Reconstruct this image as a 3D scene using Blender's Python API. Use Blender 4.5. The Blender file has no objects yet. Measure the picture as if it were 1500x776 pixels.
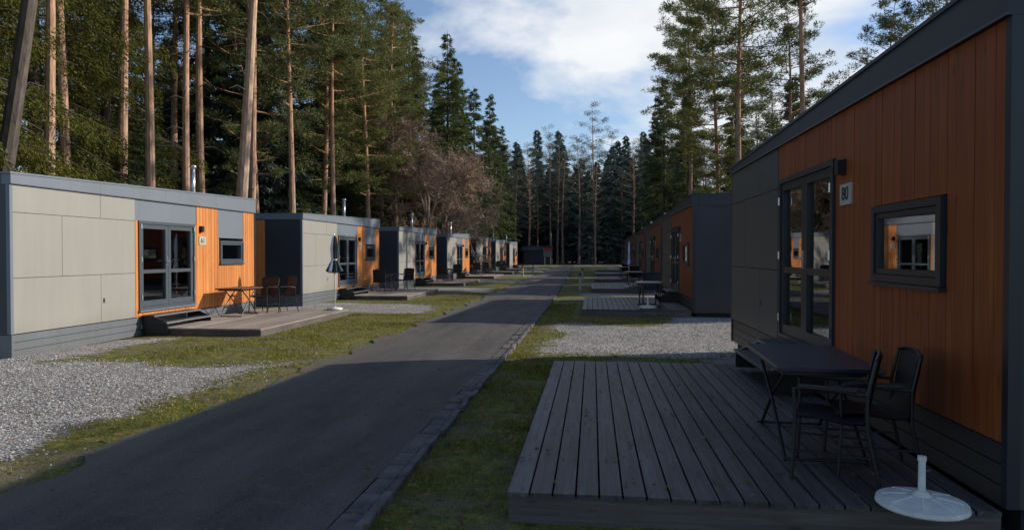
import bpy, math, random
import numpy as np
from mathutils import Vector, Matrix
random.seed(5)
RNG = np.random.default_rng(7)
scene = bpy.context.scene
scene.view_settings.view_transform = 'Standard'; scene.view_settings.look = 'None'; scene.view_settings.exposure = 0; scene.view_settings.gamma = 1
COL = scene.collection

# ------------------------------------------------------------------ helpers
class NT:
    def __init__(s, m):
        m.use_nodes = True
        s.t = m.node_tree
        s.t.nodes.clear()
    def n(s, typ, inp=None, **kw):
        nd = s.t.nodes.new(typ)
        for k, v in kw.items():
            setattr(nd, k, v)
        if inp:
            for k, v in inp.items():
                sock = nd.inputs[k]
                if isinstance(v, bpy.types.NodeSocket):
                    s.t.links.new(v, sock)
                else:
                    sock.default_value = v
        return nd
    def noise(s, scale, detail=4, vec=None, rough=.55, dist=0):
        i = {'Scale': scale, 'Detail': detail, 'Roughness': rough, 'Distortion': dist}
        if vec is not None: i['Vector'] = vec
        return s.n('ShaderNodeTexNoise', i).outputs['Fac']
    def ramp(s, fac, stops):
        nd = s.n('ShaderNodeValToRGB', {'Fac': fac})
        cr = nd.color_ramp
        while len(cr.elements) < len(stops): cr.elements.new(.5)
        for e, (p, c) in zip(cr.elements, stops):
            e.position = p
            e.color = (c[0], c[1], c[2], 1) if hasattr(c, '__len__') else (c, c, c, 1)
        return nd.outputs['Color']
    def mix(s, fac, a, b, mode='MIX'):
        nd = s.t.nodes.new('ShaderNodeMix'); nd.data_type = 'RGBA'; nd.blend_type = mode
        for idx, v in ((0, fac), (6, a), (7, b)):
            if isinstance(v, bpy.types.NodeSocket): s.t.links.new(v, nd.inputs[idx])
            else:
                nd.inputs[idx].default_value = v if idx == 0 else (v[0], v[1], v[2], 1)
        return nd.outputs[2]
    def math(s, op, a, b=0.0, clamp=False):
        nd = s.t.nodes.new('ShaderNodeMath'); nd.operation = op; nd.use_clamp = clamp
        for i, v in enumerate((a, b)):
            if isinstance(v, bpy.types.NodeSocket): s.t.links.new(v, nd.inputs[i])
            else: nd.inputs[i].default_value = v
        return nd.outputs[0]
    def coords(s, which='Object', scale=None):
        o = s.n('ShaderNodeTexCoord').outputs[which]
        if scale:
            o = s.n('ShaderNodeMapping', {'Vector': o, 'Scale': scale}).outputs[0]
        return o
    def bump(s, h, strength=.5, dist=.01):
        return s.n('ShaderNodeBump', {'Height': h, 'Strength': strength, 'Distance': dist}).outputs[0]
    def out(s, sh):
        s.n('ShaderNodeOutputMaterial', {'Surface': sh})
    def pbsdf(s, col, rough=.6, metal=0, spec=.5, normal=None):
        i = {'Base Color': col if isinstance(col, bpy.types.NodeSocket) else (*col, 1), 'Roughness': rough,
             'Metallic': metal, 'Specular IOR Level': spec}
        if normal is not None: i['Normal'] = normal
        return s.n('ShaderNodeBsdfPrincipled', i).outputs[0]

def newmat(name):
    m = bpy.data.materials.new(name); return m, NT(m)

def m_simple(name, col, rough=.6, metal=0, var=.12, scale=6, spec=.5, bump=0, bscale=60):
    m, t = newmat(name)
    c = t.coords()
    n = t.noise(scale, 5, c)
    lo = tuple(x*(1-var) for x in col); hi = tuple(x*(1+var) for x in col)
    cc = t.ramp(n, [(.3, lo), (.7, hi)])
    nm = t.bump(t.noise(bscale, 3, c), .4, bump) if bump else None
    t.out(t.pbsdf(cc, rough, metal, spec, nm)); return m

def m_wood(name, base, dark, light, axis='Z', rough=.6, isl=.35, grain=1.0, knots=.7):
    m, t = newmat(name)
    s = {'Z': (22, 22, 1.1), 'Y': (22, 1.1, 22), 'X': (1.1, 22, 22)}[axis]
    g = t.n('ShaderNodeNewGeometry').outputs['Random Per Island']
    co = t.coords('Object', s)
    off = t.n('ShaderNodeCombineXYZ', {'X': t.math('MULTIPLY', g, 37.0), 'Y': t.math('MULTIPLY', g, 91.0), 'Z': t.math('MULTIPLY', g, 53.0)}).outputs[0]
    v = t.n('ShaderNodeVectorMath', {0: co, 1: off}, operation='ADD').outputs[0]
    n1 = t.noise(1.0, 6, v, .6, 1.2)
    col = t.ramp(n1, [(.25, dark), (.5, base), (.78, light)])
    n2 = t.noise(1.3, 4, t.coords('Object'), .6)
    col = t.mix(.55*grain, col, t.ramp(n2, [(.3, .45), (.7, 1.0)]), 'MULTIPLY')
    k = t.ramp(g, [(0, 1-isl), (1, 1.0)])
    col = t.mix(1.0, col, k, 'MULTIPLY')
    ks = {'Z': (9, 9, 2.2), 'Y': (9, 2.2, 9), 'X': (2.2, 9, 9)}[axis]
    vo = t.n('ShaderNodeTexVoronoi', {'Vector': t.n('ShaderNodeVectorMath', {0: t.coords('Object', ks), 1: off}, operation='ADD').outputs[0], 'Scale': 1.0}).outputs['Distance']
    kn = t.ramp(vo, [(.05, 1.0), (.12, 0.0)])
    col = t.mix(t.math('MULTIPLY', kn, knots), col, tuple(x*.3 for x in dark))
    t.out(t.pbsdf(col, rough, 0, .3, t.bump(n1, .35, .004))); return m

# ---------- materials
M = {}
M['orange'] = m_wood('sunlit_orange_larch_cladding', (.62, .235, .068), (.46, .15, .04), (.72, .30, .10), 'Z', .5, .2, .4)  # left-row larch, sunlight partly painted into the brighter colour
M['orangeR'] = m_wood('shaded_orange_larch_cladding', (.29, .072, .019), (.19, .042, .011), (.38, .105, .030), 'Z', .5, .20, .6, .85)  # same larch for the right row, shade painted in as darker, redder colour
M['deck'] = m_wood('shaded_weathered_deck', (.100, .088, .088), (.036, .032, .033), (.20, .182, .18), 'Y', .55, .42)  # right-row deck wood, its shade painted into a darker colour
M['decklit'] = m_wood('sunlit_weathered_deck', (.38, .32, .27), (.24, .19, .155), (.50, .43, .37), 'Y', .65, .3)  # same deck wood on the left row, sunlit tone painted in
M['deckside'] = m_wood('deck_fascia', (.12, .10, .09), (.07, .06, .055), (.17, .15, .13), 'X', .7, .2)
M['tabletop'] = m_wood('brown_tabletop', (.16, .07, .035), (.09, .035, .02), (.24, .12, .06), 'X', .5, .2)
def panel(name, col, v=.07):
    m, t = newmat(name)
    c = t.coords()
    big = t.noise(1.2, 5, c, .6); fine = t.noise(90, 2, c)
    streak = t.noise(1.0, 4, t.coords('Object', (9, 9, .6)), .6)
    f = t.math('ADD', t.math('MULTIPLY', big, .5), t.math('MULTIPLY', streak, .5))
    cc = t.ramp(f, [(.3, tuple(x*(1-v) for x in col)), (.7, tuple(x*(1+v) for x in col))])
    cc = t.mix(.12, cc, fine, 'OVERLAY')
    z = t.n('ShaderNodeSeparateXYZ', {0: c}).outputs['Z']
    d = t.math('MULTIPLY', t.ramp(t.math('ADD', z, t.math('MULTIPLY', big, .5)), [(.25, 1.0), (.85, 0.0)]), .35)
    cc = t.mix(d, cc, (.10, .085, .06))
    t.out(t.pbsdf(cc, .45, 0, .4, t.bump(big, .15, .01))); return m
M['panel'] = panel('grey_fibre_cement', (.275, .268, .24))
M['panelR'] = panel('shaded_grey_fibre_cement', (.066, .069, .067))  # same grey panels on the right row, darkened to paint in their shade
M['endwall'] = panel('anthracite_sheet', (.033, .039, .049), .12)
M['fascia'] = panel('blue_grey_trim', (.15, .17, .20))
M['fasciaR'] = panel('shaded_blue_grey_trim', (.033, .038, .046))  # blue-grey trim again, colour lowered to stand in for right-row shade
M['skirt'] = panel('skirt_board', (.13, .15, .17), .15)
M['skirtR'] = panel('shaded_skirt_board', (.022, .024, .028), .15)  # shaded copy of the skirt colour for the right row
M['back'] = m_simple('dark_backing', (.012, .012, .013), .9)
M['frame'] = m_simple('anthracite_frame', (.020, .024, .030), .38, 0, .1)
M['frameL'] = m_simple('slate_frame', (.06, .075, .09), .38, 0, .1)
M['black'] = m_simple('black_plastic', (.009, .009, .011), .42, 0, .2)
M['seat'] = m_simple('black_mesh_seat', (.010, .010, .013), .6, 0, .2, 40)
M['steel'] = m_simple('stainless_steel', (.55, .56, .58), .28, .9)
M['white'] = m_simple('white_painted', (.60, .60, .56), .55, 0, .14, 14)
M['plate'] = m_simple('sign_plate', (.42, .40, .34), .5, 0, .06)
M['ink'] = m_simple('sign_ink', (.02, .02, .02), .6)
M['curtain'] = m_simple('curtain_cloth', (.60, .70, .76), .9, 0, .1)
M['interior'] = m_simple('interior_wall', (.10, .085, .07), .9, 0, .4, 3)
M['umbdark'] = m_simple('umbrella_cloth', (.03, .05, .055), .85, 0, .3, 12)
M['umbpurple'] = m_simple('purple_cloth', (.10, .06, .16), .85, 0, .2, 12)
M['red'] = m_simple('red_paint', (.45, .03, .02), .5)
M['bluetop'] = m_simple('dark_blue_top', (.016, .018, .034), .36, 0, .3, 9)
M['kerb'] = m_simple('kerb_stone', (.10, .094, .09), .88, 0, .5, 4, .3, .012, 40)

m, t = newmat('window_glass')
fr = t.n('ShaderNodeFresnel', {'IOR': 3.7}).outputs[0]
gl = t.n('ShaderNodeBsdfGlossy', {'Color': (.95, .97, 1, 1), 'Roughness': .008}).outputs[0]
tr = t.n('ShaderNodeBsdfTransparent', {'Color': (.62, .66, .66, 1)}).outputs[0]
t.out(t.n('ShaderNodeMixShader', {0: fr, 1: tr, 2: gl}).outputs[0]); M['glass'] = m

def m_foliage(name, a, b, c, trans=.3):
    m, t = newmat(name)
    oi = t.n('ShaderNodeObjectInfo').outputs['Random']
    g = t.n('ShaderNodeNewGeometry').outputs['Random Per Island']
    co = t.coords()
    n = t.noise(.55, 2, co)
    col = t.ramp(t.math('ADD', t.math('MULTIPLY', n, .6), t.math('MULTIPLY', g, .4)), [(.25, a), (.5, b), (.75, c)])
    k = t.ramp(oi, [(0, (.7, .74, .77)), (.5, (1, 1, .95)), (1, (1.0, .93, .78))])
    col = t.mix(1.0, col, k, 'MULTIPLY')
    d = t.n('ShaderNodeBsdfDiffuse', {'Color': col}).outputs[0]
    if trans > 0:
        tl = t.n('ShaderNodeBsdfTranslucent', {'Color': t.mix(1.0, col, (1.1, 1.15, .6), 'MULTIPLY')}).outputs[0]
        d = t.n('ShaderNodeMixShader', {0: trans, 1: d, 2: tl}).outputs[0]
    t.out(d); return m
M['spruce'] = m_foliage('spruce_needles', (.050, .068, .036), (.10, .125, .060), (.165, .19, .085), .2)
M['pine'] = m_foliage('pine_needles', (.078, .096, .052), (.15, .172, .084), (.235, .245, .12), .25)
M['spruceol'] = m_foliage('drooping_spruce_needles', (.052, .058, .016), (.115, .12, .035), (.20, .195, .06), .25)
M['distf'] = m_foliage('hazy_distant_needles', (.085, .115, .108), (.125, .16, .14), (.165, .195, .155), 0)  # paler and bluer than near needles: atmospheric haze painted into the colour

def m_bark(name, lowc, highc, z0, z1):
    m, t = newmat(name)
    co = t.coords()
    z = t.n('ShaderNodeSeparateXYZ', {0: co}).outputs['Z']
    n = t.noise(1, 5, t.coords('Object', (9, 9, 2.2)), .65)
    f = t.n('ShaderNodeMapRange', {'Value': t.math('ADD', z, t.math('MULTIPLY', n, 3)), 'From Min': z0, 'From Max': z1}).outputs[0]
    c = t.mix(f, lowc, highc)
    c = t.mix(.8, c, t.ramp(n, [(.3, .3), (.65, 1.15)]), 'MULTIPLY')
    t.out(t.pbsdf(c, .85, 0, .2, t.bump(n, .8, .03))); return m
M['barkpine'] = m_bark('pine_bark', (.40, .27, .20), (.54, .30, .175), 4, 14)
M['barklit'] = m_bark('sunlit_pine_bark', (.60, .44, .33), (.60, .40, .26), 4, 14)  # pine bark with sunlight painted in, for the thick lit trunk
M['barkdark'] = m_bark('spruce_bark', (.10, .085, .072), (.14, .11, .09), 4, 15)
M['twig'] = m_bark('bare_twigs', (.38, .28, .215), (.46, .335, .25), 1, 8)

class MB:
    """mesh builder with material slots"""
    def __init__(s): s.v = []; s.f = []; s.mi = []; s.mats = []
    def slot(s, mat):
        if mat not in s.mats: s.mats.append(mat)
        return s.mats.index(mat)
    def add(s, verts, faces, mat):
        o = len(s.v); s.v.extend(verts); k = s.slot(mat)
        for f in faces: s.f.append(tuple(i+o for i in f)); s.mi.append(k)
    def box(s, x0, x1, y0, y1, z0, z1, mat):
        if x0 > x1: x0, x1 = x1, x0
        if y0 > y1: y0, y1 = y1, y0
        v = [(x0,y0,z0),(x1,y0,z0),(x1,y1,z0),(x0,y1,z0),(x0,y0,z1),(x1,y0,z1),(x1,y1,z1),(x0,y1,z1)]
        s.add(v, [(0,3,2,1),(4,5,6,7),(0,1,5,4),(1,2,6,5),(2,3,7,6),(3,0,4,7)], mat)
    def tube(s, pts, rad, mat, k=6, cap=True):
        pts = [Vector(p) for p in pts]
        if not hasattr(rad, '__len__'): rad = [rad]*len(pts)
        vs = []; fs = []
        for i, p in enumerate(pts):
            d = (pts[min(i+1, len(pts)-1)] - pts[max(i-1, 0)])
            if d.length < 1e-6: d = Vector((0,0,1))
            d.normalize()
            a = Vector((1,0,0)) if abs(d.x) < .7 else Vector((0,1,0))
            u = d.cross(a).normalized(); w = d.cross(u)
            for j in range(k):
                an = 2*math.pi*j/k
                vs.append(tuple(p + (u*math.cos(an)+w*math.sin(an))*rad[i]))
        for i in range(len(pts)-1):
            for j in range(k):
                fs.append((i*k+j, i*k+(j+1) % k, (i+1)*k+(j+1) % k, (i+1)*k+j))
        if cap:
            fs.append(tuple(range(k-1, -1, -1))); fs.append(tuple((len(pts)-1)*k+j for j in range(k)))
        s.add(vs, fs, mat)
    def lathe(s, prof, mat, k=28, c=(0, 0)):
        vs = []; fs = []
        for r, z in prof:
            for j in range(k):
                a = 2*math.pi*j/k; vs.append((c[0]+r*math.cos(a), c[1]+r*math.sin(a), z))
        for i in range(len(prof)-1):
            for j in range(k): fs.append((i*k+j, i*k+(j+1) % k, (i+1)*k+(j+1) % k, (i+1)*k+j))
        s.add(vs, fs, mat)
    def tris(s, arr, mat):
        o = len(s.v); n = len(arr); k = s.slot(mat)
        s.v.extend(map(tuple, arr.reshape(-1, 3).tolist()))
        s.f.extend([(o+3*i, o+3*i+1, o+3*i+2) for i in range(n)]); s.mi.extend([k]*n)
    def mesh(s, name, smooth=False):
        me = bpy.data.meshes.new(name); me.from_pydata(s.v, [], s.f)
        for mm in s.mats: me.materials.append(mm)
        me.polygons.foreach_set('material_index', s.mi)
        if smooth: me.polygons.foreach_set('use_smooth', [True]*len(s.f))
        me.update(); return me
def obj(name, me, parent=None, loc=(0,0,0), rot=(0,0,0), scale=(1,1,1)):
    o = bpy.data.objects.new(name, me); COL.objects.link(o)
    o.location = loc; o.rotation_euler = rot; o.scale = scale
    if parent: o.parent = parent
    return o
def empty(name, loc=(0,0,0), rot=(0,0,0)):
    o = obj(name, None, None, loc, rot); o.empty_display_size = .3; return o
def bevel(o, w=.006, seg=2):
    b = o.modifiers.new('bevel', 'BEVEL'); b.width = w; b.segments = seg; b.limit_method = 'ANGLE'; return o

# ------------------------------------------------------------------ camera, sun, sky
THETA = math.atan(.118)
cam = bpy.data.cameras.new('camera'); cam.lens = 24; cam.sensor_width = 36; cam.clip_end = 2000; cam.clip_start = .05
co = obj('camera', cam, None, (0, 0, 1.6), (math.radians(90) - math.atan(.016), 0, THETA))
scene.camera = co

EL = math.radians(25); PHI = math.radians(21)
sdir = Vector((math.cos(PHI)*math.cos(EL), math.sin(PHI)*math.cos(EL), math.sin(EL)))
sl = bpy.data.lights.new('sun', 'SUN'); sl.energy = 5.0; sl.angle = math.radians(.53); sl.color = (1, .92, .80)
so = obj('sun', sl); so.rotation_euler = sdir.to_track_quat('Z', 'Y').to_euler()

w = bpy.data.worlds.new('World'); scene.world = w; w.use_nodes = True
class WT(NT):
    def __init__(s, w): s.t = w.node_tree; s.t.nodes.clear()
t = WT(w)
sky = t.n('ShaderNodeTexSky', sky_type='NISHITA', sun_disc=False, sun_elevation=EL, sun_rotation=math.radians(90)-PHI, air_density=1.0, dust_density=.5, ozone_density=1.8)
vec = t.n('ShaderNodeTexCoord').outputs['Generated']
sx = t.n('ShaderNodeSeparateXYZ', {0: vec})
zz = t.math('ADD', t.math('MAXIMUM', sx.outputs['Z'], 0.0), .22)
pv = t.n('ShaderNodeCombineXYZ', {'X': t.math('DIVIDE', sx.outputs['X'], zz), 'Y': t.math('DIVIDE', sx.outputs['Y'], zz), 'Z': 3.7}).outputs[0]
n1 = t.noise(.95, 7, pv, .58, .25)
dirv = Vector((.12, 1.0, .27)).normalized()
dt_ = t.n('ShaderNodeVectorMath', {0: vec, 1: tuple(dirv)}, operation='DOT_PRODUCT').outputs['Value']
bias = t.n('ShaderNodeMapRange', {'Value': dt_, 'From Min': .90, 'From Max': .99, 'To Min': -.09, 'To Max': .13}).outputs[0]
cm = t.ramp(t.math('ADD', n1, bias), [(.50, 0.0), (.64, 1.0)])
cloudc = t.ramp(t.noise(1.8, 5, pv), [(.3, (6.6, 7.1, 7.8)), (.62, (8.9, 9.0, 9.1))])
skc = t.mix(1.0, sky.outputs[0], (1.32, 1.34, 1.42), 'MULTIPLY')
skm = t.mix(t.math('MULTIPLY', cm, .96), skc, cloudc)
bg = t.n('ShaderNodeBackground', {'Color': skm, 'Strength': .11})
t.n('ShaderNodeOutputWorld', {'Surface': bg.outputs[0]})

# ------------------------------------------------------------------ ground
def snoise(x, y, s=1.0, seed=0):
    r = np.random.default_rng(seed); v = 0*x
    for i in range(9):
        a = r.uniform(0, 2*math.pi); f = s*r.uniform(.5, 2.2); p = r.uniform(0, 6.28)
        v = v + np.sin((x*math.cos(a)+y*math.sin(a))*f + p + 1.3*np.sin(y*f*.7+p))
    return v/4.0
def boxm(x, y, x0, x1, y0, y1, soft=.5):
    dx = np.minimum(x-x0, x1-x); dy = np.minimum(y-y0, y1-y)
    return np.clip(np.minimum(dx, dy)/soft*.5+.5, 0, 1)
Y0L = [9.42, 19.95, 30.4, 40.9, 51.4, 61.9, 72.4]
def kerbx(y): return -1.42 - .014*np.maximum(0, y-22)
def roadl(y): return -3.95 - .010*np.maximum(0, y-22)
YR = [(4.05, 2.28), (17.7, 2.52), (28.3, 2.75), (38.8, 2.9), (49.3, 3.0), (59.8, 3.1)]
def gravelmask(x, y):
    g = boxm(x, y, -13, -4.7, -3, 9.3)
    g = np.maximum(g, boxm(x, y, -9.5, -7.9, 8.5, 12.2))
    for a in Y0L[1:]: g = np.maximum(g, boxm(x, y, -9.5, -4.5, a-2.0, a+1.3))
    g = np.maximum(g, boxm(x, y, -.65, 8, 10.9, 15.6))
    for yy in (26.2, 36.6, 47): g = np.maximum(g, boxm(x, y, -.6, 8, yy, yy+1.8))
    g = np.maximum(g, boxm(x, y, 1.9, 6, -5, 80))
    g = np.maximum(g, boxm(x, y, -9, 9, 92, 100, 2))
    return np.clip(g + .28*snoise(x, y, 2.2, 3)*((g > .02)) , 0, 1)
xs = np.concatenate([[-500,-250,-120,-80,-50,-35,-25,-19,-16], np.arange(-14, 6.01, .2), [7,9,12,16,22,30,45,70,120,250,500]])
ys = np.concatenate([[-200,-60,-20,-8,-3], np.arange(0, 40, .2), np.arange(40, 112, .8), [125,150,200,300,600]])
X, Y = np.meshgrid(xs, ys)
Zg = .012*snoise(X, Y, 1.7, 1)*((X > -14) & (X < 6)) - .004
inroad = (X > roadl(Y)-.3) & (X < kerbx(Y)+.3)
Zg = np.where(inroad, -.02, Zg)
nx, ny = len(xs), len(ys)
me = bpy.data.meshes.new('ground')
idx = np.arange(nx*ny).reshape(ny, nx)
fc = np.stack([idx[:-1,:-1], idx[:-1,1:], idx[1:,1:], idx[1:,:-1]], -1).reshape(-1, 4)
me.from_pydata(np.stack([X, Y, Zg], -1).reshape(-1, 3).tolist(), [], fc.tolist())
me.polygons.foreach_set('use_smooth', [True]*len(fc))
at = me.attributes.new('gravel', 'FLOAT', 'POINT'); at.data.foreach_set('value', gravelmask(X, Y).ravel().astype(np.float32))
fo = np.clip(np.maximum((-11.8-X)/1.5, (X-5)/2.0), 0, 1)
at = me.attributes.new('forest', 'FLOAT', 'POINT'); at.data.foreach_set('value', fo.ravel().astype(np.float32))
m, t = newmat('ground_grass_gravel')
co_ = t.coords()
ga = t.n('ShaderNodeAttribute', attribute_name='gravel').outputs['Fac']
fa = t.n('ShaderNodeAttribute', attribute_name='forest').outputs['Fac']
nA = t.noise(1.3, 6, co_, .65); nB = t.noise(7, 5, co_, .7); nC = t.noise(45, 4, co_, .7)
grass = t.ramp(nB, [(.3, (.045, .050, .014)), (.5, (.14, .145, .030)), (.72, (.29, .26, .062))])
grass = t.mix(t.ramp(nA, [(.46, 0.0), (.62, .85)]), grass, (.17, .14, .10))
grass = t.mix(.75, grass, t.ramp(nC, [(.3, .25), (.7, 1.25)]), 'MULTIPLY')
vor = t.n('ShaderNodeTexVoronoi', {'Vector': co_, 'Scale': 38.0, 'Randomness': 1.0})
stone = t.ramp(t.n('ShaderNodeSeparateColor', {0: vor.outputs['Color']}).outputs[0], [(0, (.28, .25, .225)), (.5, (.48, .445, .415)), (1, (.68, .65, .61))])
stone = t.mix(1.0, stone, t.ramp(vor.outputs['Distance'], [(.25, 1.0), (.8, .3)]), 'MULTIPLY')
stone = t.mix(.6, stone, t.ramp(nA, [(.3, .55), (.62, 1.0)]), 'MULTIPLY')
gf = t.ramp(t.math('ADD', ga, t.math('MULTIPLY', t.math('SUBTRACT', t.noise(3.5, 6, co_, .75), .5), 1.9)), [(.40, 0.0), (.62, 1.0)])
c = t.mix(gf, grass, stone)
litter = t.ramp(nC, [(.3, (.020, .014, .008)), (.7, (.07, .048, .028))])
c = t.mix(fa, c, litter)
h = t.math('ADD', t.math('MULTIPLY', vor.outputs['Distance'], t.math('MULTIPLY', gf, -1.0)), t.math('MULTIPLY', nC, 1.0))
t.out(t.pbsdf(c, .9, 0, .15, t.bump(h, .8, .016)))
me.materials.append(m); obj('ground', me)

# road
ry = np.concatenate([np.arange(-12, 40, .25), np.arange(40, 96, 1.0)])
cols = 12; vs = []
rj = random.Random(3)
for y in ry:
    l = float(roadl(np.array(y))) + .09*math.sin(y*1.9)+.06*math.sin(y*4.3+1)+rj.uniform(-.05, .05); r = float(kerbx(np.array(y)))-.11
    for k in range(cols):
        u = k/(cols-1); vs.append((l+(r-l)*u, y, .008+.03*math.sin(math.pi*u)))
fs = [(i*cols+k, i*cols+k+1, (i+1)*cols+k+1, (i+1)*cols+k) for i in range(len(ry)-1) for k in range(cols-1)]
me = bpy.data.meshes.new('road'); me.from_pydata(vs, [], fs); me.polygons.foreach_set('use_smooth', [True]*len(fs))
m, t = newmat('asphalt'); co_ = t.coords()
na = t.noise(.8, 5, t.coords('Object', (2.4, .45, 1)), .6); nb = t.noise(110, 3, co_, .8); nc = t.noise(4, 7, co_, .75)
v2 = t.n('ShaderNodeTexVoronoi', {'Vector': co_, 'Scale': 70.0})
c = t.ramp(na, [(.3, (.042, .038, .037)), (.7, (.11, .096, .088))])
c = t.mix(.85, c, t.ramp(nb, [(.35, .35), (.65, 1.6)]), 'MULTIPLY')
c = t.mix(t.ramp(v2.outputs['Distance'], [(.10, .8), (.24, 0.0)]), c, (.27, .24, .21))
xr = t.n('ShaderNodeSeparateXYZ', {0: co_}).outputs['X']
edge = t.ramp(t.n('ShaderNodeMapRange', {'Value': t.math('ADD', xr, t.math('MULTIPLY', nc, .5)), 'From Min': -3.9, 'From Max': -3.2}).outputs[0], [(0, .75), (1, 0.0)])
c = t.mix(edge, c, (.16, .14, .11))
c = t.mix(t.ramp(nc, [(.52, 0.0), (.72, .55)]), c, (.14, .12, .095))
t.out(t.pbsdf(c, .8, 0, .35, t.bump(nb, .9, .01))); me.materials.append(m); obj('road', me)

# kerb edging stones (flush, uneven)
b = MB(); y = -4.0; rr = random.Random(8)
while y < 85:
    L = rr.uniform(.28, .36) if y < 40 else .9
    x = float(kerbx(np.array(y+L/2)))
    dz = rr.uniform(-.010, .008); dx = rr.uniform(-.014, .014)
    b.box(x-.105+dx, x+.035+dx, y+.007, y+L-.007, -.05, .022+dz, M['kerb'])
    b.box(x+.048+dx, x+.11+dx, y+.007, y+L-.007, -.05, .040+dz*.7, M['kerb'])
    y += L
bevel(obj('kerb', b.mesh('kerb')), .010, 2)

# loose gravel stones
N = 42000
px = np.concatenate([RNG.uniform(-11, -4.0, N//2), RNG.uniform(-9, -4.0, N//8), RNG.uniform(-1, 4, N//4), RNG.uniform(-4.6, -3.5, N//8)])
py = np.concatenate([RNG.uniform(3, 10, N//2), RNG.uniform(17, 22, N//8), RNG.uniform(10, 17, N//4), RNG.uniform(2, 16, N//8)])
gm = gravelmask(px, py); gm[-(N//8):] = .14
keep = (gm + RNG.uniform(-.45, .45, len(px)) > .55); px, py = px[keep], py[keep]
n = len(px); rad = RNG.uniform(.006, .018, n)
base = np.array([[1,0,0],[0,1,0],[-1,0,0],[0,-1,0],[0,0,.7],[.1,0,-.6]])
tri = np.array([[0,1,4],[1,2,4],[2,3,4],[3,0,4],[1,0,5],[2,1,5],[3,2,5],[0,3,5]])
an = RNG.uniform(0, 6.28, n); ca, sa = np.cos(an), np.sin(an)
V = base[None]*RNG.uniform(.6, 1.25, (n, 6, 1))*rad[:, None, None]
VX = V[:,:,0]*ca[:,None]-V[:,:,1]*sa[:,None]*.7+px[:,None]; VY = V[:,:,0]*sa[:,None]+V[:,:,1]*ca[:,None]*.7+py[:,None]
VZ = V[:,:,2]+.008
V = np.stack([VX, VY, VZ], -1).reshape(-1, 3)
F = (tri[None]+6*np.arange(n)[:,None,None]).reshape(-1, 3)
me = bpy.data.meshes.new('gravel'); me.from_pydata(V.tolist(), [], F.tolist())
m, t = newmat('gravel_stone'); g = t.n('ShaderNodeNewGeometry').outputs['Random Per Island']
t.out(t.pbsdf(t.ramp(g, [(0, (.20, .18, .16)), (.5, (.36, .335, .31)), (1, (.54, .515, .48))]), .85, 0, .2)); me.materials.append(m)
obj('gravel', me)

# grass blades
def scatter(n, x0, x1, y0, y1): return RNG.uniform(x0, x1, n), RNG.uniform(y0, y1, n)
P = [scatter(34000, -1.33, -.35, 1.5, 10.8), scatter(9000, -1.3, -.5, 10.5, 22), scatter(9000, -.6, 2.2, 8.7, 11.2), scatter(7000, -.8, 2.4, 15.2, 17.7),
     scatter(34000, -8.0, -3.9, 9.0, 17.6), scatter(12000, -5.6, -3.8, 3, 9.5), scatter(9000, -6.5, -4.1, 17, 30), scatter(5000, -8.5, -4.2, 21, 24)]
px = np.concatenate([p[0] for p in P]); py = np.concatenate([p[1] for p in P])
gm = gravelmask(px, py)
cl = snoise(px, py, 5, 11)
keep = (gm + RNG.uniform(-.3, .3, len(px)) < .45) & (cl + RNG.uniform(-1, 1, len(px)) > 0)
keep &= ~((px < -6.3) & (py > 12.4) & (py < 17.6)) & ~((px > -.56) & (py < 8.7)) & ~((px < -7.3) & (py < 11))
px, py = px[keep], py[keep]; n = len(px)
hh = RNG.uniform(.010, .036, n)*np.clip(1+.5*snoise(px, py, 3, 5), .3, 1.6); an = RNG.uniform(0, 6.28, n); wd = RNG.uniform(.003, .007, n)*np.clip(py/6, .8, 2.2)
le = RNG.uniform(-1, 1, (n, 2))*hh[:, None]*1.1
T = np.zeros((n, 3, 3))
T[:,0] = np.stack([px-np.cos(an)*wd, py-np.sin(an)*wd, 0*px], -1); T[:,1] = np.stack([px+np.cos(an)*wd, py+np.sin(an)*wd, 0*px], -1)
T[:,2] = np.stack([px+le[:,0], py+le[:,1], hh], -1)
b = MB()
M['grass'] = m_foliage('grass_blades', (.085, .086, .024), (.18, .172, .042), (.31, .27, .095), .35)
b.tris(T, M['grass']); obj('grass', b.mesh('grass'))

# fallen leaves
zones = [(-1.3, -.5, 2, 9, 300, .03), (-.5, 2.0, 4.1, 8.9, 210, .19), (-8, -4, 5, 17, 260, .03), (-.6, 2.2, 8.8, 16, 160, .03), (-2.2, -1.3, 3, 14, 90, .045), (-4.2, -3.3, 3, 16, 110, .035)]
T = []
for (a, b2, c_, d, k, z) in zones:
    for i in range(k):
        x, y = random.uniform(a, b2), random.uniform(c_, d); s = random.uniform(.010, .028); an = random.uniform(0, 6.28)
        p = [Vector((math.cos(an+q)*s*f, math.sin(an+q)*s*f, random.uniform(0, .014))) + Vector((x, y, z)) for q, f in ((0, 1.3), (1.6, .7), (3.14, 1.2), (4.7, .7))]
        T.append([p[0], p[1], p[2]]); T.append([p[0], p[2], p[3]])
b = MB(); m, t = newmat('dry_leaf'); g = t.noise(3, 2, t.coords())
t.out(t.pbsdf(t.ramp(g, [(.35, (.09, .035, .018)), (.65, (.22, .12, .05))]), .8, 0, .2))
b.tris(np.array([[list(p) for p in q] for q in T]), m); obj('fallen_leaves', b.mesh('fallen_leaves'))

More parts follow.
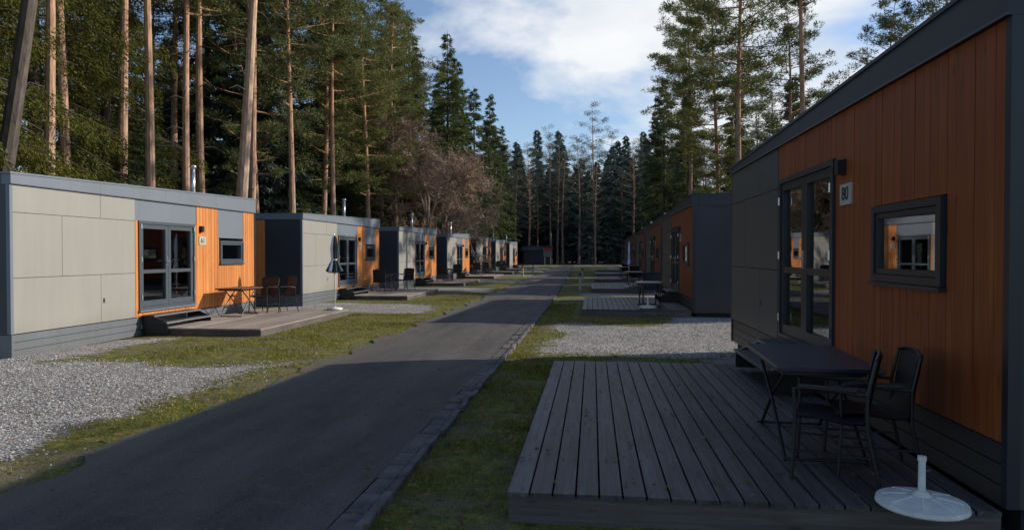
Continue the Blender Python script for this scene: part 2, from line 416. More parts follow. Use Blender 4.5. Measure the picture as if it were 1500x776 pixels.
# ------------------------------------------------------------------ cabins
LEN = 7.6; DEP = 3.6
def build_cabin(P):
    """parts dict of meshes. local: x=outward normal (front wall face at x=0), y = 0..LEN, z up"""
    lo, hi = 2.84, 3.03; fb = P['fb']; zt = P['doort']; zb = P['doorb']; wz0, wz1 = P['win']; wb = .37
    d0, d1 = 2.96, 4.85; w0, w1 = P['wy']; G = P['grey']
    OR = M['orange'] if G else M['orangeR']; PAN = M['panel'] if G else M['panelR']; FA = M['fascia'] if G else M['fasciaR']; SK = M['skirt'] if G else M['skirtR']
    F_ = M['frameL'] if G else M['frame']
    parts = {}
    b = MB()
    v = [(-DEP, 0.03, .0), (-.16, 0.03, .0), (-.16, LEN-.03, .0), (-DEP, LEN-.03, .0), (-DEP, 0.03, lo-.03), (-.16, 0.03, lo-.03), (-.16, LEN-.03, hi-.03), (-DEP, LEN-.03, hi-.03)]
    b.add(v, [(0,3,2,1),(4,5,6,7),(0,1,5,4),(1,2,6,5),(2,3,7,6),(3,0,4,7)], M['back'])
    parts['core'] = b.mesh('core')
    b = MB(); g = .004
    def pn(y0, y1, z0, z1, mat=None, x1=0.0): b.box(-.155, x1, y0+g, y1-g, z0+g, z1-g, mat or PAN)
    pn(.05, 1.93, wb, 1.23); pn(1.93, 2.86, wb, 1.23)
    pn(.05, 1.03, 1.23, 2.24); pn(1.03, 2.86, 1.23, 2.24)
    pn(.05, 1.93, 2.24, fb); pn(1.93, 2.86, 2.24, fb)
    if G:
        pn(2.86, d1+.08, zt+.0, fb, FA, -.01)
        pn(5.82, 7.0, wz1+.06, fb, FA, -.01)
    b.box(.0005, .006, 1.98, 2.02, .72, .80, M['frame'])
    parts['grey_panels'] = b.mesh('panels')
    b = MB(); gap = .004 if G else .0022
    def boards(y0, y1, z0, z1):
        nb = max(1, round((y1-y0)/.115)); wv = (y1-y0)/nb
        b.box(-.154, -.022, y0+.001, y1-.001, z0+.001, z1-.001, OR)
        for i in range(nb):
            b.box(-.02, -.004+random.uniform(-.0015, .0015), y0+i*wv+gap, y0+(i+1)*wv-gap, z0, z1, OR)
    boards(2.87, d0-.01, wb, zt)
    if not G: boards(2.87, d1, zt+.01, fb)
    boards(d0-.0, d1, wb, zb-.04)
    boards(d1+.09 if G else d1+.01, 5.78, wb, fb)
    if G: boards(d1+.01, d1+.08, wb, zt-.01)
    if G:
        boards(5.82, w0-.02, wb, wz1+.05); boards(w1+.02, 7.0, wb, wz1+.05); boards(w0-.02, w1+.02, wb, wz0-.035); boards(7.0, LEN-.06, wb, fb)
        boards(5.785, 5.818, wb, fb)
    else:
        boards(5.785, w1+.01, wb, wz0-.035); boards(5.785, w1+.01, wz1+.01, fb); boards(w1+.012, LEN-.05, wb, fb)
    for i in range(22):
        x0 = -1.2 - i*.106; b.box(x0-.1, x0, -.012, .03, wb, fb-.02, OR)
    parts['orange_cladding'] = b.mesh('boards')
    b = MB()
    b.box(-1.19, -.0, 0.0, .045, wb, fb, M['endwall']); b.box(-DEP+.0, -.0, LEN-.045, LEN, 0.02, fb, M['endwall'])
    b.box(-DEP-.02, -DEP+.03, .0, LEN, 0, 2.8, M['endwall'])
    b.box(-DEP, -3.56, -.005, .03, wb, fb, M['endwall'])
    b.box(-1.9, -1.5, -.03, .02, 1.3, 2.1, M['frame']); b.box(-1.86, -1.54, -.04, -.031, 1.34, 2.06, M['back'])
    b.box(-DEP, 0, .01, .05, .0, wb-.01, SK)
    b.box(-.06, .004, -.004, .05, wb, fb, FA); b.box(-.06, .006, LEN-.05, LEN+.006, 0.02, fb, M['frame'])
    parts['end_walls'] = b.mesh('ends')
    b = MB()
    for i in range(3): b.box(-.13, -.02, 0.012, LEN-.06, .0+i*.12+.004, .12+i*.12-.004, SK)
    parts['skirt'] = b.mesh('skirt')
    b = MB()
    def slopebox(x0, x1, y0, y1, zlow, ztop_lo, ztop_hi, mat):
        a = lambda y: ztop_lo + (ztop_hi-ztop_lo)*y/LEN
        zl = zlow if callable(zlow) else (lambda y: zlow)
        v = [(x0,y0,zl(y0)),(x1,y0,zl(y0)),(x1,y1,zl(y1)),(x0,y1,zl(y1)),(x0,y0,a(y0)),(x1,y0,a(y0)),(x1,y1,a(y1)),(x0,y1,a(y1))]
        b.add(v, [(0,3,2,1),(4,5,6,7),(0,1,5,4),(1,2,6,5),(2,3,7,6),(3,0,4,7)], mat)
    nseg = 4
    for i in range(nseg):
        slopebox(-.15, .022, LEN*i/nseg+.002, LEN*(i+1)/nseg-.002, fb+.004, lo-.02, hi-.02, FA)
    slopebox(-DEP-.02, -.152, -.012, .04, fb+.004, lo-.02, hi-.02, FA); slopebox(-DEP-.02, -.152, LEN-.04, LEN+.012, fb+.004, lo-.02, hi-.02, FA)
    sl_ = lambda y: lo-.018+(hi-lo)*y/LEN
    slopebox(-DEP-.04, .035, -.02, LEN+.02, sl_, lo+.012, hi+.012, FA)
    b.box(.0225, .030, .0, LEN, fb+.004, fb+.02, M['frameL'])
    parts['roof'] = b.mesh('roof')
    b = MB(); b.tube([(-1.2, 6.75, 2.9), (-1.2, 6.75, 3.72)], .055, M['steel'], 14)
    b.lathe([(.055, 3.72), (.06, 3.76), (.09, 3.78), (.08, 3.82), (.0, 3.85)], M['steel'], 14, (-1.2, 6.75)); b.lathe([(.12, 2.98), (.065, 3.1), (.055, 3.1)], M['steel'], 14, (-1.2, 6.75))
    parts['flue'] = b.mesh('flue', True)
    b = MB(); gl = MB()
    def ring(y0, y1, z0, z1, wd, xa, xb, bt=None):
        bt = bt or wd
        b.box(xa, xb, y0, y0+wd, z0, z1, F_); b.box(xa, xb, y1-wd, y1, z0, z1, F_)
        b.box(xa, xb, y0+wd, y1-wd, z1-wd, z1, F_); b.box(xa, xb, y0+wd, y1-wd, z0, z0+bt, F_)
    ring(d0, d1, zb, zt, .055, -.155, .02)
    mid = (d0+d1)/2
    for (a, c_) in ((d0+.06, mid-.004), (mid+.004, d1-.06)):
        ring(a, c_, zb+.06, zt-.06, .085, -.09, -.002, .11)
        zm = zb + (zt-zb)*.43
        b.box(-.085, -.005, a+.085, c_-.085, zm-.035, zm+.035, F_)
        gl.box(-.055, -.04, a+.08, c_-.08, zb+.1, zt-.1, M['glass'])
    b.box(-.002, .05, mid-.045, mid-.025, zb+.95, zb+.97, M['steel']); b.box(.04, .055, mid-.16, mid-.025, zb+.95, zb+.972, M['steel'])
    b.box(-.002, .006, mid-.055, mid-.015, zb+.85, zb+1.05, M['steel'])
    for z in (zb+.2, zb+.95, zb+1.6):
        b.tube([(.03, d0+.055, z), (.03, d0+.055, z+.09)], .012, M['steel'], 8); b.tube([(.03, d1-.055, z), (.03, d1-.055, z+.09)], .012, M['steel'], 8)
    b.box(-.12, .05, d0-.02, d1+.02, zb-.035, zb-.004, FA)
    ring(w0, w1, wz0, wz1, .055, -.155, .03); ring(w0+.06, w1-.06, wz0+.06, wz1-.06, .04, -.1, .015)
    # pane turned about its vertical axis to steer a sunlit cabin into its reflection
    tg = math.tan(math.radians(3.6)); yc = (w0+w1)/2; ya, yb = w0+.09, w1-.09; xa_ = -.04-(ya-yc)*tg*(0 if G else 1); xb_ = -.04-(yb-yc)*tg*(0 if G else 1)
    za, zb2 = wz0+.09, wz1-.09
    gl.add([(xa_-.012, ya, za), (xb_-.012, yb, za), (xb_-.012, yb, zb2), (xa_-.012, ya, zb2), (xa_, ya, za), (xb_, yb, za), (xb_, yb, zb2), (xa_, ya, zb2)],
           [(0,3,2,1),(4,5,6,7),(0,1,5,4),(1,2,6,5),(2,3,7,6),(3,0,4,7)], M['glass'])
    b.box(-.02, .05, w0-.02, w1+.02, wz0-.03, wz0-.005, F_)
    parts['door_and_window_frames'] = b.mesh('frames'); parts['glazing'] = gl.mesh('glass')
    b = MB(); b.box(-.158, -.15, d0+.05, d1-.05, zb+.05, zt-.05, M['interior']); 
    parts['interior'] = b.mesh('interior')
    b = MB()
    for (a, c_) in ((mid+.02, mid+.20), (d1-.50, d1-.1)) if G else ((d1-.2, d1-.1),):
        k = 26; vs = []
        for i in range(k+1):
            y = a+(c_-a)*i/k; x = -.105+.022*math.sin(i*1.6); vs += [(x, y, zb+.1), (x*.9-.012, a+(c_-a)*(i/k*.8+.15), zb+.9), (x, y, zt-.1)]
        b.add(vs, [(3*i, 3*i+3, 3*i+4, 3*i+1) for i in range(k)]+[(3*i+1, 3*i+4, 3*i+5, 3*i+2) for i in range(k)], M['curtain'])
    parts['curtains'] = b.mesh('curtain', True)
    b = MB(); b.box(-.012, .02, 5.04, 5.14, P['lampz']-.07, P['lampz']+.07, M['black']); b.box(.02, .07, 5.05, 5.13, P['lampz']-.065, P['lampz']+.065, M['black'])
    b.box(-.012, .012, 5.02, 5.29, P['platez']-.095, P['platez']+.095, M['plate'])
    for yy in (5.035, 5.275):
        for zz_ in (-.08, .08): b.tube([(.012, yy, P['platez']+zz_), (.016, yy, P['platez']+zz_)], .006, M['steel'], 8)
    parts['wall_lamp_and_plate'] = b.mesh('lamp')
    b = MB()
    for i, (xa, z) in enumerate(((.02, .40), (.28, .27))):
        b.box(xa, xa+.26, d0+.05, d1-.25, z-.03, z, M['frame']); b.box(xa+.26, xa+.272, d0+.05, d1-.25, z-.032, z+.003, M['steel'] if G else M['frameL'])
    for yy in (d0+.08, d1-.3):
        v = [(.0, yy, .05), (.54, yy, .05), (.54, yy, .25), (.27, yy, .37), (.0, yy, .37)]
        b.add(v+[(q[0], q[1]+.03, q[2]) for q in v], [(0,1,2,3,4), (9,8,7,6,5), (0,5,6,1), (1,6,7,2), (2,7,8,3), (3,8,9,4)], M['black'])
    parts['entrance_steps'] = b.mesh('steps')
    return parts
PL = dict(fb=2.66, doort=2.25, doorb=.5, win=(1.38, 1.92), wy=(5.88, 6.96), grey=True, lampz=2.16, platez=1.9)
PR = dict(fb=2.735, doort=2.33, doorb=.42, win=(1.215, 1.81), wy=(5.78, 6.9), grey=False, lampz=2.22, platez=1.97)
partsL, partsR = build_cabin(PL), build_cabin(PR)
def place_cabin(parts, loc, rot, P, num):
    e = empty('holiday_cabin', loc, (0, 0, rot))
    for k, me in parts.items(): obj(k, me, e)
    cu = bpy.data.curves.new('number', 'FONT'); cu.body = str(num); cu.size = .17; cu.extrude = .0015; cu.align_x = 'CENTER'; cu.align_y = 'CENTER'
    cu.materials.append(M['ink'])
    o = obj('house_number', cu, e, (.016, 5.155, P['platez']), (math.pi/2, 0, math.pi/2))
    return e
def build_deck(mat, w=2.4, y0=3.1, y1=7.9, top=.15, nb=None):
    b = MB(); pitch = .137; nb = int(round(w/pitch)); pitch = w/nb
    for i in range(nb):
        b.box(.03+i*pitch+.006, .03+(i+1)*pitch-.006, y0+random.uniform(-.008, .008), y1+random.uniform(-.008, .008), top-.028, top+random.uniform(-.002, .002), mat)
    x1 = .03+w
    b.box(.03, x1-.01, y0+.02, y0+.05, -.02, top-.03, M['deckside']); b.box(.03, x1-.01, y1-.05, y1-.02, -.02, top-.03, M['deckside'])
    b.box(x1-.04, x1-.009, y0+.052, y1-.052, -.02, top-.03, M['deckside'])
    for k in range(9):
        yy = y0+.3+k*(y1-y0-.6)/8; b.box(.05, x1-.05, yy-.03, yy+.03, -.02, top-.032, M['back'])
    return b.mesh('deck')
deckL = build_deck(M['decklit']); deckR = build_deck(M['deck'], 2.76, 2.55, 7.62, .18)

for i, y in enumerate(Y0L):
    place_cabin(partsL, (-8.8, y, 0), 0, PL, 61+i)
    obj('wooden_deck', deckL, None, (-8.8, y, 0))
for i, (y, x) in enumerate(YR):
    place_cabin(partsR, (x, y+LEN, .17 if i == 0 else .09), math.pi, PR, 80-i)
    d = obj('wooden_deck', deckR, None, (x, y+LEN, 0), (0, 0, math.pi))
    b = MB(); b.box(.1, DEP-.1, .05, LEN-.05, -.02, .2, M['back']); obj('plinth', b.mesh('plinth'), None, (x, y, 0))

# ------------------------------------------------------------------ furniture
def build_table(topmat, lx=.68, ly=1.25, h=.66):
    b = MB(); b.box(-lx/2, lx/2, -ly/2, ly/2, h-.028, h, topmat)
    b.box(-lx/2+.05, lx/2-.05, -ly/2+.05, ly/2-.05, h-.06, h-.0285, M['black'])
    for sx_ in (-1, 1):
        x = sx_*(lx/2-.08)
        b.tube([(x, -ly/2+.1, .01), (x, -.1, h*.5), (x, ly/2-.22, h-.05)], .013, M['black'], 8)
        x -= sx_*.035
        b.tube([(x, ly/2-.1, .01), (x, .1, h*.5), (x, -ly/2+.22, h-.05)], .013, M['black'], 8)
    for yy in (-ly/2+.1, ly/2-.1): b.tube([(-lx/2+.08, yy, .02), (lx/2-.08, yy, .02)], .011, M['black'], 8)
    return b.mesh('table')
def build_chair():
    """armchair facing +x, origin on the floor"""
    b = MB(); K = M['black']; s = .43; r = .012
    for sy in (-1, 1):
        y = sy*.25
        b.tube([(.24, y*1.06, 0), (.22, y, s*.9), (.23, y, .62), (.18, y, .635), (-.22, y, .61)], [r]*5, K, 8)
        b.tube([(-.30, y*1.04, 0), (-.22, y, s*.85), (-.22, y, .61), (-.27, y*.98, .84)], [r]*4, K, 8)
        b.box(-.16, .2, y-.025, y+.025, .632, .652, K)
        b.tube([(-.23, y, .2), (.22, y, .2)], r*.7, K, 6)
    b.tube([(-.27, -.245, .84), (-.29, -.12, .865), (-.295, 0, .87), (-.29, .12, .865), (-.27, .245, .84)], r, K, 8)
    b.tube([(.22, -.25, s-.02), (.22, .25, s-.02)], r, K, 8); b.tube([(-.22, -.25, s-.04), (-.22, .25, s-.04)], r, K, 8)
    prof = [(.25, s-.03), (.23, s), (.1, s+.005), (-.08, s-.02), (-.2, s-.015), (-.225, s+.06), (-.24, .62), (-.265, .75), (-.285, .86)]
    vs = []; ny_ = 6
    for (x, z) in prof:
        for j in range(ny_+1):
            yy = -.235+.47*j/ny_; vs.append((x-.02*math.sin(math.pi*j/ny_)*(z > .5), yy, z-.012*math.sin(math.pi*j/ny_)*(z < .5)))
    nn = ny_+1
    b.add(vs, [(i*nn+j, i*nn+j+1, (i+1)*nn+j+1, (i+1)*nn+j) for i in range(len(prof)-1) for j in range(ny_)], M['seat'])
    b.add([(q[0]-.008, q[1], q[2]-.008) for q in vs], [(i*nn+j, (i+1)*nn+j, (i+1)*nn+j+1, i*nn+j+1) for i in range(len(prof)-1) for j in range(ny_)], M['seat'])
    return b.mesh('chair')
def build_base():
    b = MB(); b.lathe([(0, .002), (.225, .002), (.235, .012), (.23, .035), (.16, .052), (.05, .066), (.035, .08), (.03, .09), (0, .09)], M['white'], 36)
    for a in range(8):
        an = a*math.pi/4; b.tube([(math.cos(an)*.07, math.sin(an)*.07, .063), (math.cos(an)*.2, math.sin(an)*.2, .044)], .006, M['white'], 6)
    b.tube([(0, 0, .08), (0, 0, .26)], [.02, .018], M['white'], 14); b.tube([(0, 0, .26), (0, 0, .285)], .023, M['white'], 14)
    b.tube([(.018, 0, .2), (.05, 0, .2)], .01, M['black'], 8)
    return b.mesh('base', False)
def build_umbrella(mat):
    b = MB(); b.lathe([(0, .002), (.2, .002), (.2, .05), (.05, .07), (.025, .09)], M['white'], 28)
    b.tube([(0, 0, .05), (0, 0, 1.92)], .016, M['white'], 10)
    k = 48; prof = [(.012, 1.93), (.05, 1.86), (.085, 1.6), (.07, 1.38), (.06, 1.3), (.10, 1.2), (.16, 1.02), (.17, .98)]
    vs = []
    for i, (r, z) in enumerate(prof):
        for j in range(k):
            a = 2*math.pi*j/k; q = r*(1+.35*math.cos(8*a+i*.25)); zz_ = z + (.035*math.cos(8*a+2) if i > 5 else 0)
            vs.append((q*math.cos(a), q*math.sin(a), zz_))
    fs_ = [(i*k+j, (i+1)*k+j, (i+1)*k+(j+1) % k, i*k+(j+1) % k) for i in range(len(prof)-1) for j in range(k)]
    a_ = [f for n_, f in enumerate(fs_) if (n_ % k)//6 % 4 != 1]; c_ = [f for n_, f in enumerate(fs_) if (n_ % k)//6 % 4 == 1]
    b.add(vs, a_, mat); b.add(vs, c_, M['curtain'])
    b.lathe([(.0, 1.99), (.014, 1.97), (.014, 1.92)], M['steel'], 10)
    b.lathe([(.068, 1.32), (.075, 1.30), (.068, 1.28)], M['white'], 16)
    return b.mesh('umbrella', True)
tabD, tabW, chairM, baseM = build_table(M['bluetop']), build_table(M['tabletop'], .65, 1.0), build_chair(), build_base()
umbD, umbP = build_umbrella(M['umbdark']), build_umbrella(M['umbpurple'])
TD = .182
bevel(obj('garden_table', tabD, None, (1.60, 5.35, TD), (0, 0, math.radians(-3))), .006, 2)
obj('garden_chair', chairM, None, (1.54, 4.62, TD), (0, 0, math.radians(160)), (.92,)*3)
obj('garden_chair', chairM, None, (1.82, 4.78, TD), (0, 0, math.radians(172)), (.92,)*3)
obj('parasol_base', baseM, None, (1.84, 4.06, TD), (0, 0, .4))
TL = .152
obj('garden_table', tabW, None, (-8.25, 15.2, TL), (0, 0, 0))
obj('garden_chair', chairM, None, (-8.1, 16.1, TL), (0, 0, math.radians(-100)))
obj('garden_chair', chairM, None, (-7.75, 16.35, TL), (0, 0, math.radians(-125)))
obj('parasol', umbD, None, (-6.65, 17.05, TL))
for i, y in enumerate(Y0L[1:5]):
    obj('garden_table', tabD, None, (-8.0+.2*(i % 2), y+6.0, TL), (0, 0, .2*i))
    obj('garden_chair', chairM, None, (-7.9, y+5.1, TL), (0, 0, math.radians(80+15*i)))
    obj('garden_chair', chairM, None, (-7.5, y+6.9, TL), (0, 0, math.radians(-110+20*i)))
for i, (y, x) in enumerate(YR[1:4]):
    obj('garden_table', tabD, None, (x-1.0, y+1.2+.3*i, TD), (0, 0, .1*i))
    obj('garden_chair', chairM, None, (x-.8, y+2.4, TD), (0, 0, math.radians(-90+20*i)))
obj('parasol_base', baseM, None, (1.45, 18.3, TD)); obj('parasol', umbP, None, (1.55, 29.6, TD), (0, 0, .3))

e = empty('service_hut', (-8.2, 101, 0))
b = MB(); b.box(-2, 2, 0, 4, 0, 2.2, M['endwall']); b.box(-.5, .5, -.04, 0, .05, 2.0, M['frame']); b.box(1.0, 1.7, -.04, 0, 1, 1.9, M['frame']); b.box(1.08, 1.62, -.05, -.041, 1.08, 1.82, M['back']); obj('walls', b.mesh('w'), e)
b = MB(); b.add([(-2.3,-.4,2.2),(2.3,-.4,2.2),(2.3,4.4,2.2),(-2.3,4.4,2.2),(-2.3,2,2.8),(2.3,2,2.8)], [(0,1,5,4),(2,3,4,5),(0,4,3),(1,2,5),(0,3,2,1)], M['frame']); obj('roof', b.mesh('r'), e)
e = empty('information_sign', (-6.0, 92, 0)); b = MB(); b.tube([(-.4,0,0),(-.4,0,2.3)], .04, M['steel']); b.tube([(.4,0,0),(.4,0,2.3)], .04, M['steel']); obj('posts', b.mesh('p'), e)
b = MB(); b.box(-.6, .6, -.05, -.041, 1.2, 2.3, M['fascia']); b.box(-.6, .6, -.06, -.051, 2.0, 2.3, M['red']); obj('board', b.mesh('b'), e)
for k, (x, y) in enumerate(((-.55, 30.5), (-.6, 41), (-4.9, 48), (-5.2, 60))):
    b = MB(); b.tube([(0,0,0),(0,0,.62)], .055, M['plate'], 12); b.lathe([(.055,.62),(.07,.63),(.07,.72),(.04,.76),(0,.77)], M['frame'], 12); obj('path_light', b.mesh('bl', False), None, (x, y, 0))

# ------------------------------------------------------------------ trees
def tri_needles(c, d, ln, wd, rng):
    n = len(c)
    d = d/np.maximum(1e-6, np.linalg.norm(d, axis=1))[:, None]
    r = rng.normal(size=(n, 3)); p = np.cross(d, r); p /= np.maximum(1e-6, np.linalg.norm(p, axis=1))[:, None]
    T = np.zeros((n, 3, 3)); T[:,0] = c-p*wd[:,None]*.5; T[:,1] = c+p*wd[:,None]*.5; T[:,2] = c+d*ln[:,None]
    return T
def trunk(b, H, r0, mat, bend=.4, lean=(0,0), rng=None, k=10):
    n = 14; ph = rng.uniform(0, 6); pts = []; rs = []
    for i in range(n+1):
        u = i/n; pts.append((lean[0]*u*H + bend*math.sin(u*3+ph)*u, lean[1]*u*H + bend*math.cos(u*2.5+ph)*u-0*u, u*H))
        rs.append(max(.012, r0*(1-u)**.8*(1 + .35*math.exp(-u*25))))
    b.tube(pts, rs, mat, k)
    P_ = np.array(pts)
    return lambda z: np.array([np.interp(z/H*n, np.arange(n+1), P_[:,0]), np.interp(z/H*n, np.arange(n+1), P_[:,1]), z])
def spruce(seed, H=22, R=3.2, z0=.08, dens=34, fol='spruce', ln=.34, wd=.085, droop=.35, hang=.8, ex=.68):
    rng = np.random.default_rng(seed); b = MB(); tp = trunk(b, H, .011*H+.02, M['barkdark'], .15, (0,0), rng, 8)
    TT = []; z = z0*H
    while z < H-.2:
        u = (z/H-z0)/(1-z0); base = R*(1-u)**ex*min(1, .55+u*3)*rng.uniform(.75, 1.12)
        for j in range(rng.integers(4, 7)):
            L = base*rng.uniform(.5, 1.2)+.12; a = rng.uniform(0, 6.283); zz_ = z+rng.uniform(-.2, .2)
            o = tp(min(zz_, H)); da = np.array([math.cos(a), math.sin(a), 0]); dl = np.array([-math.sin(a), math.cos(a), 0])
            q = lambda s: o + da*L*s + np.array([0,0,1.])*(L*(.18*s*(1-u) - droop*s*s*(1.1-u*.9)) + .25*L*u*s)
            b.tube([q(0), q(.5), q(.95)], [.03*(1-u)+.012, .018*(1-u)+.008, .005], M['barkdark'], 3, False)
            n = int(L*dens)+6; s = rng.uniform(.12, 1.0, n)**.75
            c = o + da*(L*s)[:,None] + np.array([0,0,1.])*((L*(.18*s*(1-u) - droop*s*s*(1.1-u*.9)) + .25*L*u*s))[:,None]
            lat = rng.uniform(-1, 1, n)*(.13*L*(1.15-s)*1.4+.06); c = c + dl*lat[:,None] + np.array([0,0,1.])*(-abs(lat)*.35 - rng.uniform(0, .28, n)*hang)[:,None]
            d = da*rng.uniform(.1, 1, n)[:,None] + dl*(np.sign(lat)*rng.uniform(0, .9, n))[:,None] + np.array([0,0,-1.])*(rng.uniform(0, 1.2, n)*min(hang, 1.1))[:,None]
            TT.append(tri_needles(c, d, ln*rng.uniform(.6, 1.3, n), wd*rng.uniform(.7, 1.4, n), rng))
        z += rng.uniform(.26, .42)
    b.tris(np.concatenate(TT), M[fol]); return b.mesh('spruce')
def pine(seed, H=22, R=3.0, cs=.5, nb=46, r0=.2, lean=(0,0), bend=.4, per=70, fol='pine', clump=.42, bark='barkpine'):
    rng = np.random.default_rng(seed); b = MB(); tp = trunk(b, H, r0, M[bark], bend, lean, rng, 10); TT = []
    for i in range(nb):
        u = (i+rng.uniform(0, 1))/nb; z = H*(cs+(1-cs)*u*.97)
        prof = (math.sin(math.pi*(.18+.76*u)))**.8
        L = R*prof*rng.uniform(.5, 1.15); a = i*2.4+rng.uniform(-.5, .5); rise = rng.uniform(-.05, .35)+.35*u
        o = tp(z); da = np.array([math.cos(a), math.sin(a), 0.]); dl = np.array([-math.sin(a), math.cos(a), 0.])
        wv = rng.uniform(-.3, .3)
        q = lambda s: o + da*L*s + dl*wv*L*s*s + np.array([0,0,1.])*(L*rise*s - .15*L*s*(1-s))
        rb = r0*.28*(1-u*.6)
        b.tube([q(0), q(.3), q(.65), q(1)], [rb, rb*.7, rb*.4, .008], M['barkpine'], 4, False)
        nc = max(3, int(L*3.0))
        for j in range(nc):
            s = rng.uniform(.3, 1.05); p0 = q(s); off = rng.normal(size=3)*np.array([.28, .28, .12])*L*.42*(1.1-s*.5)
            c = p0+off+np.array([0,0,.12]); b.tube([q(max(.15, s-.2)), c], [.013, .005], M['barkpine'], 3, False)
            n = int(per*rng.uniform(.6, 1.3)); v = rng.normal(size=(n, 3)); v /= np.linalg.norm(v, axis=1)[:, None]
            cr = clump*rng.uniform(.6, 1.25); rr_ = rng.uniform(.15, 1, n)**.6
            pos = c+v*rr_[:,None]*np.array([cr, cr, cr*.55]); d = v*np.array([1, 1, .7])+np.array([0, 0, .35])+rng.normal(size=(n, 3))*.35
            TT.append(tri_needles(pos, d, rng.uniform(.12, .26, n), rng.uniform(.035, .07, n), rng))
    for i in range(14):
        z = H*rng.uniform(.15, cs+.05); a = rng.uniform(0, 6.28); o = tp(z); L = rng.uniform(.3, 1.7)
        b.tube([o, o+np.array([math.cos(a)*L*.6, math.sin(a)*L*.6, .05]), o+np.array([math.cos(a)*L, math.sin(a)*L, -.15*L])], [.025, .014, .004], M['barkdark'], 3, False)
    b.tris(np.concatenate(TT), M[fol]); return b.mesh('pine')
def bare(seed, H=12, spread=1.0):
    rng = np.random.default_rng(seed); b = MB(); T = []
    def grow(p, d, L, r, lvl):
        n = 3; pts = [p]; cur = p; dd = d
        for i in range(n):
            dd = dd + rng.normal(size=3)*.13; dd /= np.linalg.norm(dd); cur = cur+dd*L/n; pts.append(cur)
        b.tube(pts, [r, r*.85, r*.7, r*.5], M['twig'], 3 if lvl > 1 else 6, False)
        if lvl >= 5:
            m_ = 9; c = np.array(pts[0])+(np.array(pts[-1])-np.array(pts[0]))*rng.uniform(0, 1, (m_, 1))
            T.append(tri_needles(c, rng.normal(size=(m_, 3))*.8+dd, rng.uniform(.2, .6, m_), np.full(m_, .026), rng)); return
        for i in range(5 if lvl < 4 else 4):
            s = rng.uniform(.3, 1); q = pts[0]+(pts[-1]-pts[0])*s; nd = dd + rng.normal(size=3)*.62*spread; nd[2] = nd[2]*.8+.12; nd /= np.linalg.norm(nd)
            grow(q, nd, L*rng.uniform(.5, .72), r*.55, lvl+1)
    grow(np.array([0.,0,0]), np.array([0.,0,1]), H*.42, .16, 0)
    b.tris(np.concatenate(T), M['twig']); return b.mesh('bare_tree')

SPR = [spruce(11, 22, 3.4), spruce(12, 20, 3.0), spruce(13, 24, 3.6, .12)]
SPO = [spruce(21, 22, 3.7, .10, 150, 'spruceol', .13, .032, .5, 1.9), spruce(22, 19, 3.3, .10, 150, 'spruceol', .13, .032, .5, 1.9)]
PIN = [pine(31, 24, 3.2, .52), pine(32, 23, 3.6, .42, 52), pine(33, 25, 2.8, .6, 40), pine(34, 22, 3.9, .26, 74, .2, (0, 0), .7)]
PTH = pine(35, 25, 3.4, .55, 46, .27, (.075, 0), .1, bark='barklit')
PLE = pine(36, 24, 2.8, .6, 40, .25, (.16, .02), .2, bark='barkdark')
DIS = [spruce(41, 22, 3.3, .06, 20, 'distf', .5, .16), spruce(42, 19, 3.0, .06, 20, 'distf', .5, .16), pine(43, 22, 3.6, .3, 34, .2, (0,0), .4, 34, 'distf', .6), pine(44, 20, 3.4, .3, 34, .2, (0,0), .4, 34, 'distf', .6)]
DW = [DIS[0], DIS[1], DIS[2], DIS[3], DIS[2], DIS[3]]
BAR = bare(51, 13)
r = random.Random(99)
def tree(name, me, x, y, s=1.0, rot=None, sz=None):
    return obj(name, me, None, (x, y, -.05), (0, 0, r.uniform(0, 6.28) if rot is None else rot), (s, s, sz or s))
tree('pine_tree', PTH, -15.0, 27.3, 1.0, 0)
tree('pine_tree', PLE, -15.8, 16.0, .98, 0)
for (x, y, k, s) in ((-15.8, 18.2, 2, .9), (-15.5, 22.4, 2, .95), (-16, 25.5, 0, .9), (-17, 28.2, 0, 1), (-15.5, 34, 1, .95), (-15, 38.5, 0, .9), (-16.5, 31.5, 2, 1), (-15.2, 45, 3, .95), (-14.6, 50, 3, .98), (-16.8, 41, 3, 1.0), (-17.5, 21, 0, 1), (-18, 24.3, 2, 1.05), (-18.5, 36, 3, 1.0), (-17, 54, 3, 1)):
    tree('pine_tree', PIN[k], x, y, s)
for (x, y, k, s) in ((-16.6, 13.4, 0, 1), (-17.5, 17.2, 1, 1.05), (-18.6, 21.0, 0, 1.05), (-14.6, 11.2, 1, .8), (-19.5, 25.5, 1, 1.1)):
    tree('spruce_tree', SPO[k], x, y, s)
for (x, y, k, s) in ((-15.5, 57, 0, 1.0), (-13.8, 64, 2, .95), (-14.2, 70, 0, 1.0), (-13.5, 78, 1, 1.05), (-13, 87, 2, .93), (-12.8, 96, 1, 1.0), (-18, 60, 2, 1), (-18, 68, 0, 1), (-18, 80, 2, 1), (-18.5, 47, 0, .95), (-19, 41, 0, .9)):
    tree('spruce_tree', SPR[k], x, y, s)
tree('bare_deciduous_tree', BAR, -11.9, 49, 1.08); tree('bare_deciduous_tree', BAR, -12.4, 56, .9)
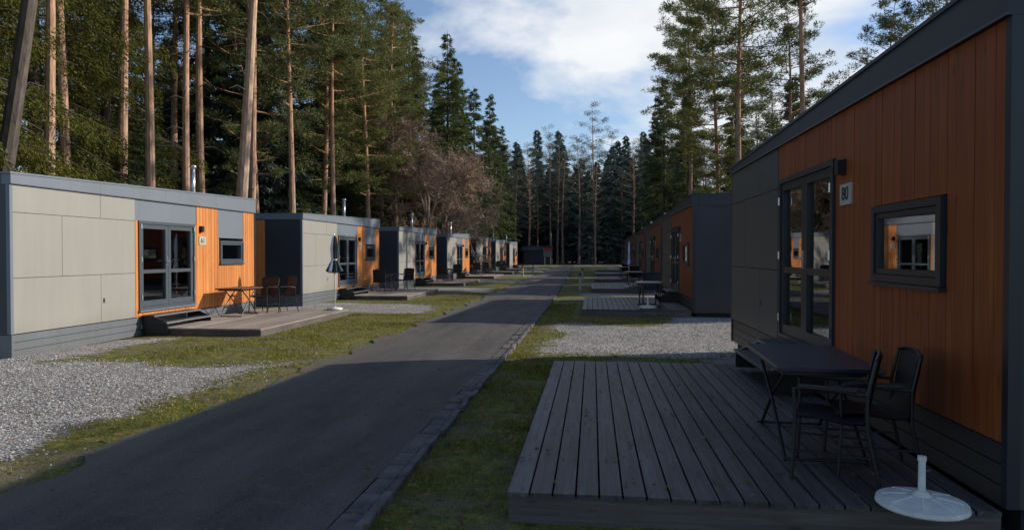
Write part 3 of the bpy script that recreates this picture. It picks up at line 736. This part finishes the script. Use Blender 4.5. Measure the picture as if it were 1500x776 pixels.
for (x, y, k, s) in ((7.9, 38, 1, 1.0), (9.6, 32.5, 2, .85), (8.3, 47, 3, .95), (7.8, 57, 1, 1.0), (8.8, 66, 0, 1.0), (14.5, 36, 3, .66), (11.5, 43, 3, .8), (17, 36, 1, .8), (13.5, 9.0, 3, .8), (18.5, 8.5, 3, .9)):  # final pair of pines stands out of view, added to shade the foreground
    tree('pine_tree', PIN[k], x, y, s)
for (x, y, k, s) in ((8.4, 62, 1, .8), (9.5, 48, 1, .5), (7.8, 76, 0, .95), (12, 60, 0, .75), (8.0, 88, 2, .9), (10.5, 40, 1, .38)):
    tree('spruce_tree', SPR[k], x, y, s)
fe = empty('forest')
def fchild(me, x, y, s, zf=1.0):
    o = obj('forest_tree', me, fe, (x, y, -.05), (0, 0, r.uniform(0, 6.28)), (s, s, s*r.uniform(.9, 1.1)*zf))
for i in range(80):
    x = -19.5 - r.random()**1.2*20; y = r.uniform(6, 118)
    fchild(r.choice([SPR[0], SPR[1], SPR[2], PIN[0], DIS[0], DIS[1]]) if x > -28 else r.choice(DIS), x, y, r.uniform(.8, 1.12))
for i in range(55):
    x = r.uniform(-35, 45); y = r.uniform(112, 140); fchild(r.choice(DW), x, y, r.uniform(.85, 1.15))
for i in range(34):
    x = -20+i*1.3+r.uniform(-.4, .4); y = r.uniform(118, 130); fchild(r.choice(DW), x, y, r.uniform(.92, 1.1))
for i in range(24):
    x = r.uniform(12, 36); y = r.uniform(64, 110); fchild(r.choice(DW), x, y, r.uniform(.7, .98))
for i in range(22):
    x = -16+i*1.5+r.uniform(-.6, .6); y = r.uniform(104, 112); fchild(r.choice(DW), x, y, r.uniform(.65, .95))
for i in range(40):
    x = -38+i*2.3+r.uniform(-.5, .5); y = r.uniform(116, 124); fchild(r.choice(DIS[:2]), x, y, r.uniform(.75, .9), .5)
for i in range(38):
    x = r.uniform(-22, -15.5); y = r.uniform(12, 100); o = obj('forest_tree', r.choice([SPR[0], SPR[1], SPO[1]]), fe, (x, y, -.1), (0, 0, r.uniform(0, 6.28)), (.5, .5, r.uniform(.22, .4)))
